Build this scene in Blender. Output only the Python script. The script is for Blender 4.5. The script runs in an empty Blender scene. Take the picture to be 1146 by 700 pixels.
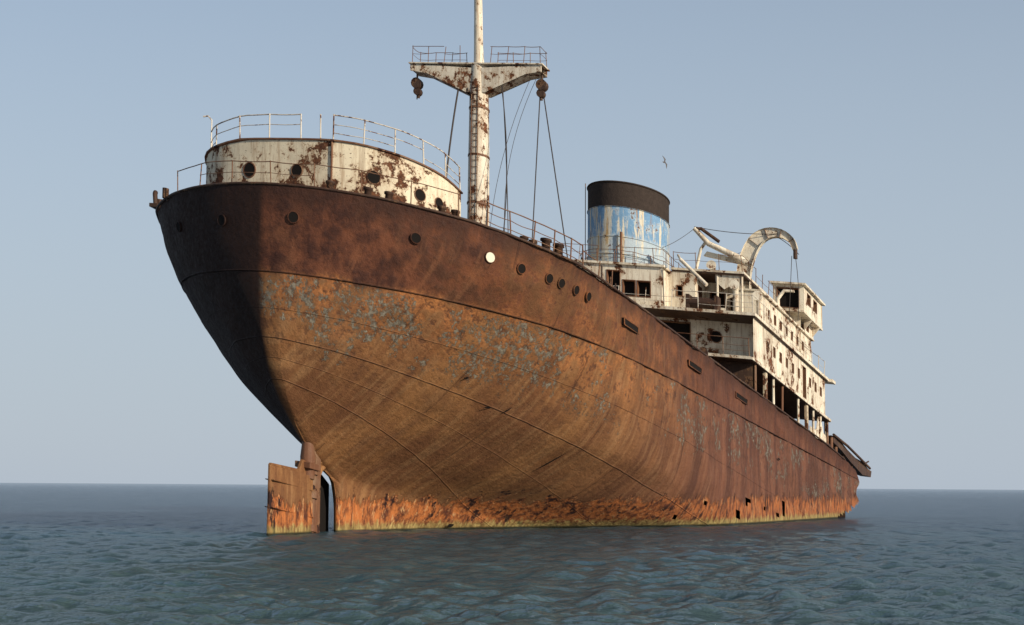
import bpy, math, random
import numpy as np
from mathutils import Vector, Matrix, noise as mn
random.seed(7); np.random.seed(7)
scene=bpy.context.scene
scene.view_settings.view_transform='Standard'
scene.view_settings.look='None'; scene.view_settings.exposure=0

# ---------------------------------------------------------------- ship frame
PHI=math.radians(24.0); SF,CF=math.sin(PHI),math.cos(PHI)
OX,OY=-8.0,60.5
TR,LI=0.142,0.11      # trim by the bow, list to starboard
def W(u,v,z):
    return (OX+u*SF+v*CF, OY+u*CF-v*SF, z-TR*u-LI*v)

root=bpy.data.objects.new("shipwreck",None); scene.collection.objects.link(root)
root.empty_display_size=1

# ---------------------------------------------------------------- nodes helper
class G:
    def __init__(s,name):
        s.m=bpy.data.materials.new(name); s.m.use_nodes=True
        s.t=s.m.node_tree; s.n=s.t.nodes; s.n.clear()
        s.out=s.n.new('ShaderNodeOutputMaterial'); s.b=s.n.new('ShaderNodeBsdfPrincipled')
        s.t.links.new(s.b.outputs[0],s.out.inputs[0])
    def L(s,a,b):
        if isinstance(a,(int,float)): b.default_value=a
        elif isinstance(a,tuple):
            b.default_value=a if len(a)==len(b.default_value) else (*a,1.0)
        else: s.t.links.new(a,b)
    def attr(s,name='sc'):
        n=s.n.new('ShaderNodeAttribute'); n.attribute_name=name; return n.outputs['Vector']
    def pos(s): return s.n.new('ShaderNodeNewGeometry').outputs['Position']
    def sep(s,v):
        n=s.n.new('ShaderNodeSeparateXYZ'); s.L(v,n.inputs[0]); return n.outputs
    def comb(s,x,y,z):
        n=s.n.new('ShaderNodeCombineXYZ'); s.L(x,n.inputs[0]);s.L(y,n.inputs[1]);s.L(z,n.inputs[2]); return n.outputs[0]
    def M(s,op,a,b=0.0,c=0.0,clamp=False):
        n=s.n.new('ShaderNodeMath'); n.operation=op; n.use_clamp=clamp
        s.L(a,n.inputs[0]); s.L(b,n.inputs[1]); s.L(c,n.inputs[2]); return n.outputs[0]
    def vmul(s,v,k):
        n=s.n.new('ShaderNodeVectorMath'); n.operation='MULTIPLY'; s.L(v,n.inputs[0]); n.inputs[1].default_value=k; return n.outputs[0]
    def noise(s,v,scale,detail=5,rough=.6,dist=0.0):
        n=s.n.new('ShaderNodeTexNoise'); s.L(v,n.inputs['Vector']); n.inputs['Scale'].default_value=scale
        n.inputs['Detail'].default_value=detail; n.inputs['Roughness'].default_value=rough; n.inputs['Distortion'].default_value=dist
        return n.outputs[0]
    def mr(s,x,lo,hi,a=0.0,b=1.0):
        n=s.n.new('ShaderNodeMapRange'); n.interpolation_type='SMOOTHSTEP'
        s.L(x,n.inputs[0]); s.L(lo,n.inputs[1]); s.L(hi,n.inputs[2]); s.L(a,n.inputs[3]); s.L(b,n.inputs[4]); return n.outputs[0]
    def mix(s,f,a,b,mode='MIX'):
        n=s.n.new('ShaderNodeMix'); n.data_type='RGBA'; n.blend_type=mode
        s.L(f,n.inputs[0]); s.L(a,n.inputs[6]); s.L(b,n.inputs[7]); return n.outputs[2]
    def bump(s,h,dist=.05,strength=.6,normal=None):
        n=s.n.new('ShaderNodeBump'); s.L(h,n.inputs['Height']); n.inputs['Distance'].default_value=dist
        n.inputs['Strength'].default_value=strength
        if normal is not None: s.L(normal,n.inputs['Normal'])
        return n.outputs[0]
    def fin(s,col,rough=.8,normal=None,spec=.25,metal=0.0):
        s.L(col,s.b.inputs['Base Color']); s.L(rough,s.b.inputs['Roughness'])
        s.b.inputs['Specular IOR Level'].default_value=spec; s.L(metal,s.b.inputs['Metallic'])
        if normal is not None: s.L(normal,s.b.inputs['Normal'])
        return s.m

# ---------------------------------------------------------------- hull material
def hull_material():
    g=G("rusted_hull_plating"); sc=g.attr(); o=g.sep(sc); u,v,z=o[0],o[1],o[2]
    wz=g.sep(g.pos())[2]
    nL=g.noise(sc,.28,6,.6); nM=g.noise(sc,1.3,8,.65); nF=g.noise(sc,6,8,.7)
    sv=g.comb(u, g.M('MULTIPLY',v,.05), g.M('MULTIPLY',z,.10))
    st=g.noise(sv,1.0,8,.68); st2=g.noise(sv,4.0,6,.65); st3=g.noise(g.comb(u,g.M('MULTIPLY',v,.12),g.M('MULTIPLY',z,.25)),2.2,8,.7)
    ochre=(0.255,0.120,0.045); brown=(0.150,0.065,0.028)
    s_=g.M('ADD',g.M('MULTIPLY',st,.5),g.M('MULTIPLY',nL,.5))
    col=g.mix(g.mr(s_,.40,.60),brown,ochre)
    col=g.mix(g.M('MULTIPLY',g.mr(st2,.46,.66),.36),col,(0.32,0.185,0.088))
    col=g.mix(g.M('MULTIPLY',g.mr(st3,.52,.70),.48),col,(0.09,0.040,0.023))
    col=g.mix(g.M('MULTIPLY',g.mr(nF,.52,.68),.35),col,(0.095,0.043,0.024))
    far=g.mr(g.M('ADD',u,g.M('MULTIPLY',nL,9.0)),12.0,28.0)
    rb=g.mix(g.mr(st,.38,.62),(0.074,0.031,0.022),(0.155,0.064,0.038))
    rb=g.mix(g.M('MULTIPLY',g.mr(st2,.5,.7),.4),rb,(0.20,0.11,0.068))
    col=g.mix(g.M('MULTIPLY',far,.94),col,rb)
    s1=g.M('ADD',g.M('MULTIPLY',u,.035),9.35)   # sheer strake seam
    d1=g.M('SUBTRACT',s1,z)
    ob=g.M('MULTIPLY',g.mr(g.M('ADD',d1,g.M('MULTIPLY',nM,2.2)),4.3,1.4),g.mr(nM,.42,.58))
    ob=g.M('MULTIPLY',ob,g.mr(u,26.0,6.0))
    col=g.mix(g.M('MULTIPLY',ob,.78),col,g.mix(g.mr(nF,.35,.65),(0.20,0.072,0.027),(0.45,0.18,0.058)))
    nD=g.noise(sc,2.6,9,.75)
    col=g.mix(g.M('MULTIPLY',g.M('MULTIPLY',g.mr(nD,.52,.60),g.mr(d1,5.0,.5)),.75),col,(0.055,0.026,0.018))
    col=g.mix(g.M('MULTIPLY',g.mr(nL,.54,.70),.4),col,(0.07,0.03,0.018))
    # peeling grey paint flakes, small and broken, in drifts
    fl=g.noise(g.comb(u,v,g.M('MULTIPLY',z,.8)),3.6,10,.86)
    cl=g.noise(sc,.38,5,.66)
    reg=g.M('MULTIPLY',g.mr(d1,4.8,1.4),g.mr(cl,.42,.55))
    reg=g.M('MULTIPLY',reg,g.mr(d1,-.2,.2))
    th=g.mr(reg,0.0,1.0,.68,.512)
    flm=g.mr(g.M('SUBTRACT',fl,th),.0,.014)
    flm=g.M('MULTIPLY',flm,g.mr(reg,.02,.1,0.0,.92))
    fc=g.mix(g.mr(nF,.3,.7),(0.085,0.080,0.066),(0.27,0.25,0.195))
    col=g.mix(flm,col,fc)
    # sheer strake
    top=g.mr(g.M('ADD',d1,g.M('MULTIPLY',g.M('SUBTRACT',nM,.5),1.0)),.2,-.2)
    tm=g.M('MULTIPLY',top,g.mr(g.M('ADD',u,g.M('MULTIPLY',g.M('SUBTRACT',nL,.5),8.0)),6.0,-1.5,.5,1.0))
    tcol=g.mix(g.mr(nM,.38,.66),(0.044,0.017,0.012),(0.135,0.048,0.024))
    tcol=g.mix(g.M('MULTIPLY',g.mr(st2,.48,.7),.5),tcol,(0.20,0.080,0.038))
    col=g.mix(tm,col,tcol)
    gun=g.mr(g.M('ADD',z,g.M('MULTIPLY',g.M('SUBTRACT',st2,.5),2.2)),11.1,12.3)
    col=g.mix(g.M('MULTIPLY',gun,.8),col,(0.038,0.017,0.012))
    col=g.mix(g.mr(v,.0,-.4),col,g.mix(nM,(0.012,0.006,0.005),(0.032,0.014,0.009)))  # port side: dark rust, deepened so the colour itself carries the shade
    def seam(expr,w):
        return g.mr(g.M('ABSOLUTE',expr),w,w*.2)
    l1=seam(d1,.045)
    l2=seam(g.M('SUBTRACT',z,g.M('ADD',g.M('MULTIPLY',u,-.10),6.7)),.032)
    l3=seam(g.M('SUBTRACT',z,g.M('ADD',g.M('MULTIPLY',u,-.26),5.1)),.024)
    l4=seam(g.M('SUBTRACT',z,g.M('ADD',g.M('MULTIPLY',u,-.02),7.9)),.022)
    l6=seam(g.M('SUBTRACT',z,g.M('ADD',g.M('MULTIPLY',u,-.17),5.9)),.018)
    pc=g.M('FLOOR',g.M('MULTIPLY',z,.55))
    butt=g.M('ABSOLUTE',g.M('SUBTRACT',g.M('FRACT',g.M('ADD',g.M('MULTIPLY',u,.135),g.M('MULTIPLY',pc,.37))),.5))
    l5=g.M('MULTIPLY',g.mr(butt,.006,.002),.5)
    seams=g.M('MAXIMUM',g.M('MAXIMUM',l1,g.M('MULTIPLY',l2,.8)),g.M('MAXIMUM',g.M('MULTIPLY',l3,.6),g.M('MAXIMUM',g.M('MULTIPLY',g.M('MAXIMUM',l4,l6),.45),l5)))
    seams=g.M('MULTIPLY',seams,g.mr(nM,.35,.5,.25,1.0))
    col=g.mix(g.M('MULTIPLY',seams,.7),col,(0.03,0.014,0.010))
    # wind-and-water belt
    wv=g.comb(u,v,g.M('MULTIPLY',z,.35))
    nb=g.noise(wv,1.4,7,.7); nb2=g.noise(wv,3.5,7,.7); nb3=g.noise(g.comb(u,v,g.M('MULTIPLY',z,.2)),6,6,.7)
    edge=g.M('ADD',wz,g.M('MULTIPLY',g.M('SUBTRACT',nb,.5),-2.4))
    edge=g.M('ADD',edge,g.M('MULTIPLY',g.M('SUBTRACT',nb3,.5),-1.3))
    belt=g.mr(edge,1.36,1.18)
    bc=g.mix(g.mr(nb2,.36,.60),(0.085,0.029,0.017),(0.45,0.150,0.044))
    bc=g.mix(g.mr(nb3,.55,.66),bc,(0.50,0.28,0.13))
    bc=g.mix(g.mr(nb,.57,.61),bc,(0.028,0.012,0.01))
    bc=g.mix(g.M('MULTIPLY',far,.3),bc,(0.11,0.042,0.026))
    col=g.mix(belt,col,bc)
    alg=g.mr(g.M('ADD',wz,g.M('MULTIPLY',g.M('SUBTRACT',nb2,.5),-1.3)),.44,.20)
    ac=g.mix(g.mr(nb3,.35,.65),(0.12,0.095,0.035),(0.36,0.31,0.12))
    col=g.mix(g.M('MULTIPLY',alg,.8),col,ac)
    col=g.mix(g.mr(wz,.15,.05),col,(0.025,0.026,0.014))
    h=g.M('ADD',g.M('MULTIPLY',nF,.35),g.M('MULTIPLY',nM,.7))
    h=g.M('ADD',h,g.M('MULTIPLY',flm,.3)); h=g.M('SUBTRACT',h,g.M('MULTIPLY',seams,.9))
    h=g.M('ADD',h,g.M('MULTIPLY',belt,g.M('MULTIPLY',nb2,1.6)))
    h=g.M('ADD',h,g.M('MULTIPLY',nD,.8))
    return g.fin(col,g.mr(nF,.3,.7,.62,.88),g.bump(h,.07,.85),.2)

def paint_material(name,base,base2,amt,streaks=.5,dirt=.4,rustc=((0.05,0.02,0.012),(0.20,0.08,0.035)),scale=1.0,spec=.2,low=None):
    g=G(name); sc=g.attr(); o=g.sep(sc)
    n1=g.noise(sc,1.4*scale,10,.75); n2=g.noise(sc,7,6,.7); nb=g.noise(sc,.6,4,.55)
    sv=g.comb(o[0],o[1],g.M('MULTIPLY',o[2],.10)); st=g.noise(sv,5.0,7,.68); st2=g.noise(sv,1.8,6,.65)
    col=g.mix(n2,base,base2)
    col=g.mix(g.M('MULTIPLY',g.mr(st,.46,.68),streaks),col,(0.32,0.19,0.10))
    col=g.mix(g.M('MULTIPLY',g.mr(st2,.52,.66),streaks*.8),col,(0.24,0.16,0.10))
    col=g.mix(g.M('MULTIPLY',g.mr(nb,.42,.7),dirt),col,(0.29,0.24,0.17))
    k=g.M('ADD',n1,g.M('MULTIPLY',g.M('SUBTRACT',nb,.5),.45))
    if low is not None:   # rust creeps up from the foot of the plating
        k=g.M('ADD',k,g.mr(o[2],low[1],low[0],0.0,.10))
    th=.66-amt*.2
    rust=g.mr(k,th,th+.015); halo=g.mr(k,th-.06,th+.02)
    col=g.mix(g.M('MULTIPLY',halo,.5),col,(0.32,0.17,0.08))
    col=g.mix(rust,col,g.mix(g.mr(n2,.35,.65),rustc[0],rustc[1]))
    n4=g.noise(sc,14*scale,4,.6)
    col=g.mix(g.mr(n4,.66-amt*.04,.69-amt*.04),col,(0.10,0.05,0.03))
    h=g.M('SUBTRACT',g.M('MULTIPLY',n2,.3),g.M('MULTIPLY',rust,.6))
    return g.fin(col,g.mr(rust,0,1,.6,.9),g.bump(h,.04,.7),spec)

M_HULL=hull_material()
M_CREAM=paint_material("cream_paint_peeling",(0.64,0.56,0.40),(0.74,0.66,0.49),.52,.6,.45,rustc=((0.045,0.02,0.012),(0.15,0.062,0.03)),low=(12.4,14.2))
M_WHITE=paint_material("white_paint_weathered",(0.70,0.63,0.49),(0.80,0.74,0.60),.38,.62,.42)
M_MAST=paint_material("mast_paint_peeling",(0.62,0.56,0.44),(0.72,0.66,0.54),.58,.5,.35,scale=1.6)
M_RUST=paint_material("rusted_steel",(0.10,0.045,0.025),(0.17,0.075,0.04),.4,.3,.3,((0.02,0.012,0.01),(0.08,0.03,0.02)))
M_DARK=paint_material("dark_rusted_steel",(0.035,0.02,0.015),(0.06,0.032,0.022),.3,.1,.05,((0.012,0.009,0.008),(0.05,0.02,0.012)))
M_RAIL=paint_material("rail_paint_rusty",(0.55,0.50,0.42),(0.66,0.62,0.53),.45,.4,.2,scale=2)
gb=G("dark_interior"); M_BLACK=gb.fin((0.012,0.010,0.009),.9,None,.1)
gb=G("pale_light_port"); M_PALE=gb.fin((0.75,0.7,0.55),.6)
gw=G("wire_rope"); M_WIRE=gw.fin((0.05,0.04,0.035),.7)

def funnel_material():
    g=G("funnel_paint"); sc=g.attr(); o=g.sep(sc); z=o[2]
    n1=g.noise(sc,1.3,9,.75); n2=g.noise(sc,5,8,.7)
    sv=g.comb(o[0],o[1],g.M('MULTIPLY',z,.10))
    st=g.noise(sv,1.3,7,.7); st2=g.noise(sv,5.5,6,.65)
    zz=g.M('ADD',z,g.M('MULTIPLY',g.M('SUBTRACT',n2,.5),.12))
    blue=g.mix(n1,(0.11,0.22,0.36),(0.20,0.34,0.49))
    pale=g.mix(n1,(0.26,0.36,0.44),(0.48,0.53,0.54))
    low=g.mr(g.M('ADD',z,g.M('MULTIPLY',g.M('SUBTRACT',st,.5),2.0)),21.2,20.9)
    col=g.mix(low,blue,pale)
    col=g.mix(g.M('MULTIPLY',g.mr(n1,.54,.57),.7),col,(0.38,0.46,0.51))
    col=g.mix(g.M('MULTIPLY',g.mr(st,.52,.54),.85),col,(0.62,0.56,0.42))
    col=g.mix(g.M('MULTIPLY',g.mr(st,.585,.60),.8),col,(0.46,0.28,0.10))
    col=g.mix(g.M('MULTIPLY',g.mr(st2,.56,.66),.7),col,(0.24,0.14,0.085))
    col=g.mix(g.mr(n1,.60,.62),col,(0.12,0.06,0.035))
    bl=g.mr(zz,22.70,22.76)
    col=g.mix(bl,col,g.mix(n2,(0.020,0.017,0.015),(0.065,0.048,0.040)))
    return g.fin(col,.9,g.bump(n2,.05,.6),.08)
M_FUN=funnel_material()

# ---------------------------------------------------------------- mesh builder
class MB:
    def __init__(s): s.v=[]; s.f=[]; s.mi=[]; s.sm=[]; s.mats=[]
    def mat(s,m):
        if m not in s.mats: s.mats.append(m)
        return s.mats.index(m)
    def add(s,vs,fs,m,smooth=False):
        b=len(s.v); s.v+= [tuple(p) for p in vs]; k=s.mat(m)
        for f in fs: s.f.append(tuple(i+b for i in f)); s.mi.append(k); s.sm.append(smooth)
    def box(s,u0,u1,v0,v1,z0,z1,m):
        vs=[(u,v,z) for u in (u0,u1) for v in (v0,v1) for z in (z0,z1)]
        s.add(vs,[(0,1,3,2),(4,6,7,5),(0,4,5,1),(2,3,7,6),(0,2,6,4),(1,5,7,3)],m)
    def prism(s,pts,z0,z1,m,smooth=False,caps=True,capm=None):
        n=len(pts); vs=[(p[0],p[1],z0) for p in pts]+[(p[0],p[1],z1) for p in pts]
        s.add(vs,[(i,(i+1)%n,n+(i+1)%n,n+i) for i in range(n)],m,smooth)
        if caps: s.add(vs,[tuple(range(n))[::-1],tuple(range(n,2*n))],capm or m)
    def tube(s,pts,r,m,n=8,caps=True,smooth=True):
        P=[Vector(p) for p in pts]; R=r if isinstance(r,(list,tuple)) else [r]*len(P)
        vs=[];fs=[]
        prev=None
        for i,p in enumerate(P):
            if i==0: t=P[1]-P[0]
            elif i==len(P)-1: t=P[-1]-P[-2]
            else: t=(P[i+1]-P[i]).normalized()+(P[i]-P[i-1]).normalized()
            t.normalize()
            if prev is None:
                a=Vector((0,0,1)) if abs(t.z)<.9 else Vector((1,0,0))
                x=t.cross(a).normalized()
            else: x=(prev-t*prev.dot(t)).normalized()
            prev=x; y=t.cross(x)
            for k in range(n):
                a=2*math.pi*k/n; vs.append(p+(x*math.cos(a)+y*math.sin(a))*R[i])
        for i in range(len(P)-1):
            for k in range(n):
                fs.append((i*n+k,i*n+(k+1)%n,(i+1)*n+(k+1)%n,(i+1)*n+k))
        s.add(vs,fs,m,smooth)
        if caps: s.add(vs,[tuple(range(n))[::-1],tuple(range((len(P)-1)*n,len(P)*n))],m)
    def slab(s,poly,axis,a0,a1,m):
        n=len(poly)
        if axis=='u': vs=[(a,p[0],p[1]) for a in (a0,a1) for p in poly]
        else: vs=[(p[0],a,p[1]) for a in (a0,a1) for p in poly]
        s.add(vs,[tuple(range(n))[::-1],tuple(range(n,2*n))]+[(i,(i+1)%n,n+(i+1)%n,n+i) for i in range(n)],m)
    def wall(s,axis,c,inward,a0,a1,z0,z1,holes,m,depth=.3):
        A=sorted(set([a0,a1]+[h[0] for h in holes]+[h[1] for h in holes]))
        Z=sorted(set([z0,z1]+[h[2] for h in holes]+[h[3] for h in holes]))
        def P(a,z,d=0):
            return (c+inward*d,a,z) if axis=='u' else (a,c+inward*d,z)
        for i in range(len(A)-1):
            for j in range(len(Z)-1):
                ca=(A[i]+A[i+1])/2; cz=(Z[j]+Z[j+1])/2
                if any(h[0]<ca<h[1] and h[2]<cz<h[3] for h in holes): continue
                s.add([P(A[i],Z[j]),P(A[i+1],Z[j]),P(A[i+1],Z[j+1]),P(A[i],Z[j+1])],[(0,1,2,3)],m)
        for h in holes:
            q=[(h[0],h[2]),(h[1],h[2]),(h[1],h[3]),(h[0],h[3])]
            vs=[P(*p) for p in q]+[P(p[0],p[1],depth) for p in q]
            s.add(vs,[(i,(i+1)%4,4+(i+1)%4,4+i) for i in range(4)],M_RUST)
            s.add(vs,[(4,5,6,7)],M_BLACK)
            w=.045
            for (b0,b1,y0,y1) in ((h[0]-w,h[1]+w,h[2]-w,h[2]),(h[0]-w,h[1]+w,h[3],h[3]+w),(h[0]-w,h[0],h[2],h[3]),(h[1],h[1]+w,h[2],h[3])):
                p0=P(b0,y0,-.03); p1=P(b1,y1,.0)
                s.box(min(p0[0],p1[0]),max(p0[0],p1[0]),min(p0[1],p1[1]),max(p0[1],p1[1]),min(p0[2],p1[2]),max(p0[2],p1[2]),M_RUST)
    def port(s,p,nrm,r,m=None,rim=None):
        p=Vector(p); nrm=Vector(nrm).normalized(); 
        a=Vector((0,0,1)); x=nrm.cross(a).normalized(); y=x.cross(nrm)
        n=16; vs=[];R=[(r*1.14,-.02),(r*1.14,.03),(r,.035),(r*.98,-.05)]
        for rr,d in R:
            for k in range(n):
                t=2*math.pi*k/n; vs.append(p+nrm*d+(x*math.cos(t)+y*math.sin(t))*rr)
        fs=[(j*n+k,j*n+(k+1)%n,(j+1)*n+(k+1)%n,(j+1)*n+k) for j in range(3) for k in range(n)]
        s.add(vs,fs,rim or M_RUST)
        vs=[p+nrm*.02+(x*math.cos(2*math.pi*k/n)+y*math.sin(2*math.pi*k/n))*r*.99 for k in range(n)]
        s.add(vs,[tuple(range(n))],m or M_BLACK)
    def rail(s,path,h=1.0,bars=(1.0,.55),sp=1.4,r=.028,m=None,skip=(),jit=.04):
        m=m or M_RAIL
        P=[Vector(p) for p in path]
        L=[0]
        for i in range(1,len(P)): L.append(L[-1]+(P[i]-P[i-1]).length)
        def at(d):
            for i in range(1,len(P)):
                if d<=L[i]+1e-6:
                    t=(d-L[i-1])/max(1e-6,L[i]-L[i-1]); return P[i-1].lerp(P[i],t)
            return P[-1]
        n=max(1,round(L[-1]/sp)); pts=[at(L[-1]*i/n) for i in range(n+1)]
        for i,p in enumerate(pts):
            j=Vector((random.uniform(-jit,jit),random.uniform(-jit,jit),0))
            s.tube([p,p+Vector((0,0,h*1.02))+j],r*1.15,m,6)
        for b in bars:
            for i in range(n):
                if (i,b) in skip: continue
                k=4; sg=random.uniform(-.01,.05)
                seg=[at(L[-1]*(i+q/k)/n)+Vector((0,0,h*b+(-sg*math.sin(math.pi*q/k)))) for q in range(k+1)]
                s.tube(seg,r*(.9 if b==1.0 else .6),m,6,caps=False)
    def make(s,name,parent=root,ship=True,bevel=0):
        me=bpy.data.meshes.new(name)
        vs=[W(*p) for p in s.v] if ship else s.v
        me.from_pydata(vs,[],s.f); 
        for m in s.mats: me.materials.append(m)
        me.polygons.foreach_set('material_index',s.mi); me.polygons.foreach_set('use_smooth',s.sm)
        at=me.attributes.new('sc','FLOAT_VECTOR','POINT')
        at.data.foreach_set('vector',[c for p in s.v for c in p])
        me.update()
        o=bpy.data.objects.new(name,me); scene.collection.objects.link(o)
        if parent: o.parent=parent
        if bevel:
            b=o.modifiers.new('bevel','BEVEL'); b.width=bevel; b.segments=1; b.limit_method='ANGLE'
        return o

# ---------------------------------------------------------------- hull surface
def pchip(xs,ys):
    n=len(xs); h=[xs[i+1]-xs[i] for i in range(n-1)]; d=[(ys[i+1]-ys[i])/h[i] for i in range(n-1)]
    m=[d[0]]+[0 if d[i-1]*d[i]<=0 else 2*d[i-1]*d[i]/(d[i-1]+d[i]) for i in range(1,n-1)]+[d[-1]]
    def f(x):
        if x<=xs[0]: return ys[0]
        if x>=xs[-1]: return ys[-1]
        i=0
        while x>xs[i+1]: i+=1
        t=(x-xs[i])/h[i]
        return ((1+2*t)*(1-t)**2*ys[i]+t*(1-t)**2*h[i]*m[i]+t*t*(3-2*t)*ys[i+1]+t*t*(t-1)*h[i]*m[i+1])
    return f
OFF=[0,.3,1,2,4,8,14,20,28,36,60]; SQ=[math.sqrt(x) for x in OFF]
LV=[(-8,[0,.2,.2,.3,.3,.5,1.2,2.2,4.5,6.5,8.5]),
(-3,[0,.3,.3,.4,.5,.9,2,3.5,5.8,7.6,9]),
(1,[0,.3,.38,.5,.85,1.7,3.3,5.0,7.1,8.5,9.2]),
(2,[0,.3,.42,.65,1.2,2.3,4.2,5.8,7.8,8.9,9.3]),
(3,[0,.32,.6,1.0,1.7,3.0,5.0,6.7,8.3,9.1,9.4]),
(4,[0,.38,.9,1.5,2.5,4.2,6.3,7.9,9.0,9.4,9.5]),
(5,[0,.5,1.2,2.0,3.2,5.2,7.3,8.6,9.3,9.5,9.5]),
(6,[0,.7,1.7,2.6,4.0,6.2,8.2,9.1,9.4,9.5,9.5]),
(7.5,[0,1.1,2.4,3.5,5.1,7.3,8.9,9.4,9.5,9.5,9.5]),
(9,[0,1.6,3.1,4.5,6.3,8.3,9.2,9.5,9.5,9.5,9.5]),
(11,[0,2.1,3.9,5.5,7.5,9.1,9.5,9.5,9.5,9.5,9.5]),
(12.5,[0,2.43,4.35,5.97,7.9,9.44,9.5,9.5,9.5,9.5,9.5])]
LF=[pchip(SQ,l[1]) for l in LV]; LZ=[l[0] for l in LV]
U0=pchip([-8,1,2.4,2.9,3.4,4,5,6,7.5,9,11,12.5],[3.2,3.0,2.7,1.6,.7,-.1,-1.2,-1.85,-2.3,-2.45,-2.5,-2.5])
def deckz(u):
    return 12.05+.42*max(0,min(1,(4-u)/6.5))**1.3 - .35*max(0,min(1,(u-46)/11))
def hv(u,z):
    off=max(0,u-U0(z)); q=math.sqrt(off)
    return pchip(LZ,[f(q) for f in LF])(z)
UE=55.4
def build_hull():
    b=MB(); NC,NR=190,84; ZB=-5.0
    for sgn in (1,-1):
        vs=[];fs=[]
        for i in range(NR+1):
            t=i/NR
            for j in range(NC+1):
                c=j/NC; gq=c**1.8
                zn=ZB+(12.3-ZB)*t
                u=U0(zn)+(UE-U0(zn))*gq
                z=ZB+(deckz(u)-ZB)*t
                v=hv(u,z) if j>0 else 0.0
                if j>4:
                    a=min(1,(j-4)/14)
                    v+=a*.09*mn.noise(Vector((u*.4,z*.6,sgn*3)))+a*.06*mn.noise(Vector((u*1.3,z*1.3,sgn*7)))
                    v-=a*.024*abs(math.sin(math.pi*u/1.1))
                if j>NC-6:
                    u-= (j-NC+6)/6*(.9+.9*mn.noise(Vector((z*1.3,2,1)))+.4*mn.noise(Vector((z*4,2,1))))
                vs.append((u,sgn*v,z))
        R=NC+1
        for i in range(NR):
            for j in range(NC):
                cx=vs[i*R+j]; 
                wz=W(*cx)[2]
                if cx[0]>48 and wz<.0+.9*(cx[0]-48)/7+.35*mn.noise(Vector((cx[0]*2,0,0))) and wz>-1 : continue
                hol=mn.noise(Vector((cx[0]*1.3,sgn*5,wz*1.2)))
                if sgn>0 and .3<wz<1.2 and 19<cx[0]<36 and hol>.42: continue
                q=(i*R+j,i*R+j+1,(i+1)*R+j+1,(i+1)*R+j)
                fs.append(q if sgn<0 else q[::-1])
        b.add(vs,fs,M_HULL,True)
    for sgn in (1,-1):
        pts=[]
        for j in range(0,NC-6,2):
            u=-2.5+(UE+2.5)*(j/NC)**2
            wob=.02*mn.noise(Vector((u*1.7,sgn,0)))
            pts.append((u,sgn*(hv(u,12.3)+.02 if j else 0.0),deckz(u)+.02+wob))
        b.tube(pts,.055,M_DARK,6)
    for sgn in (1,-1):
        pts=[]
        for j in range(0,NC-8,2):
            z=9.35; u=-2.46+(UE+2.4)*(j/NC)**2; z=9.35+.035*u
            pts.append((u,sgn*(hv(u,z)+.0 if j else .0),z))
        b.tube(pts,.03,M_HULL,6)
    b.make("hull_shell")
    d=MB()
    us=[-2.4,-2,-1.4,-.5,.5,2,4,6,9]
    vs=[];
    for u in us:
        w=hv(u,12.3)-.03; vs+=[(u,-w,deckz(u)-.04),(u,w,deckz(u)-.04)]
    d.add(vs,[(2*i,2*i+1,2*i+3,2*i+2) for i in range(len(us)-1)],M_RUST)
    d.add([(9,-9.3,12.0),(9,9.3,12.0),(9,9.3,10.9),(9,-9.3,10.9)],[(0,1,2,3)],M_RUST)
    us=[9,14,20,30,40,50,53.8]; vs=[]
    for u in us:
        w=hv(u,11)-.1; vs+=[(u,-w,10.95),(u,w,10.95)]
    d.add(vs,[(2*i,2*i+1,2*i+3,2*i+2) for i in range(len(us)-1)],M_RUST)
    d.add([(52,-9.2,-4),(52,9.2,-4),(52,9.2,11),(52,-9.2,11)],[(0,1,2,3)],M_DARK)
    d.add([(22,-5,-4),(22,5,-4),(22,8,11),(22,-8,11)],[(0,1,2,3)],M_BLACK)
    for (a,c) in ((11,14.5),(18.5,24)):
        d.box(a,c,-3,3,10.96,11.9,M_RUST)
    d.make("decks_and_bulkheads")
build_hull()

def hull_pt(u,z,sgn=1):
    e=.06; v=hv(u,z); 
    p=Vector((u,sgn*v,z)); 
    tu=Vector((e,sgn*(hv(u+e,z)-v),0)); tz=Vector((0,sgn*(hv(u,z+e)-v),e))
    n=tu.cross(tz); 
    if n.y*sgn<0: n=-n
    return p,n.normalized()

b=MB()
for (u,z,sg,r,m) in ((-.75,11.25,1,.18,None),(1.15,11.2,1,.19,M_PALE),(2.35,11.15,1,.18,None),(3.6,11.15,1,.18,None),(4.25,11.15,1,.18,None),
                (5.2,11.15,1,.18,None),(6.2,11.15,1,.18,None),(-2.42,11.3,1,.2,None),(-2.2,11.1,-1,.2,None),(-.9,11.1,-1,.18,None)):
    p,n=hull_pt(u,z,sg); b.port(p+n*.05,n,r,m,M_HULL)
for (u,z,w,h) in ((10.4,11.0,1.7,.28),(19.1,11.15,1.9,.26),(26.8,11.2,2.1,.26)):
    v=hv(u,z)
    b.box(u-w/2,u+w/2,v-.2,v+.05,z-h/2,z+h/2,M_BLACK)
    b.tube([(u-w/2,v+.05,z-h/2),(u+w/2,v+.05,z-h/2),(u+w/2,v+.05,z+h/2),(u-w/2,v+.05,z+h/2),(u-w/2,v+.05,z-h/2)],.03,M_HULL,6)
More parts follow.
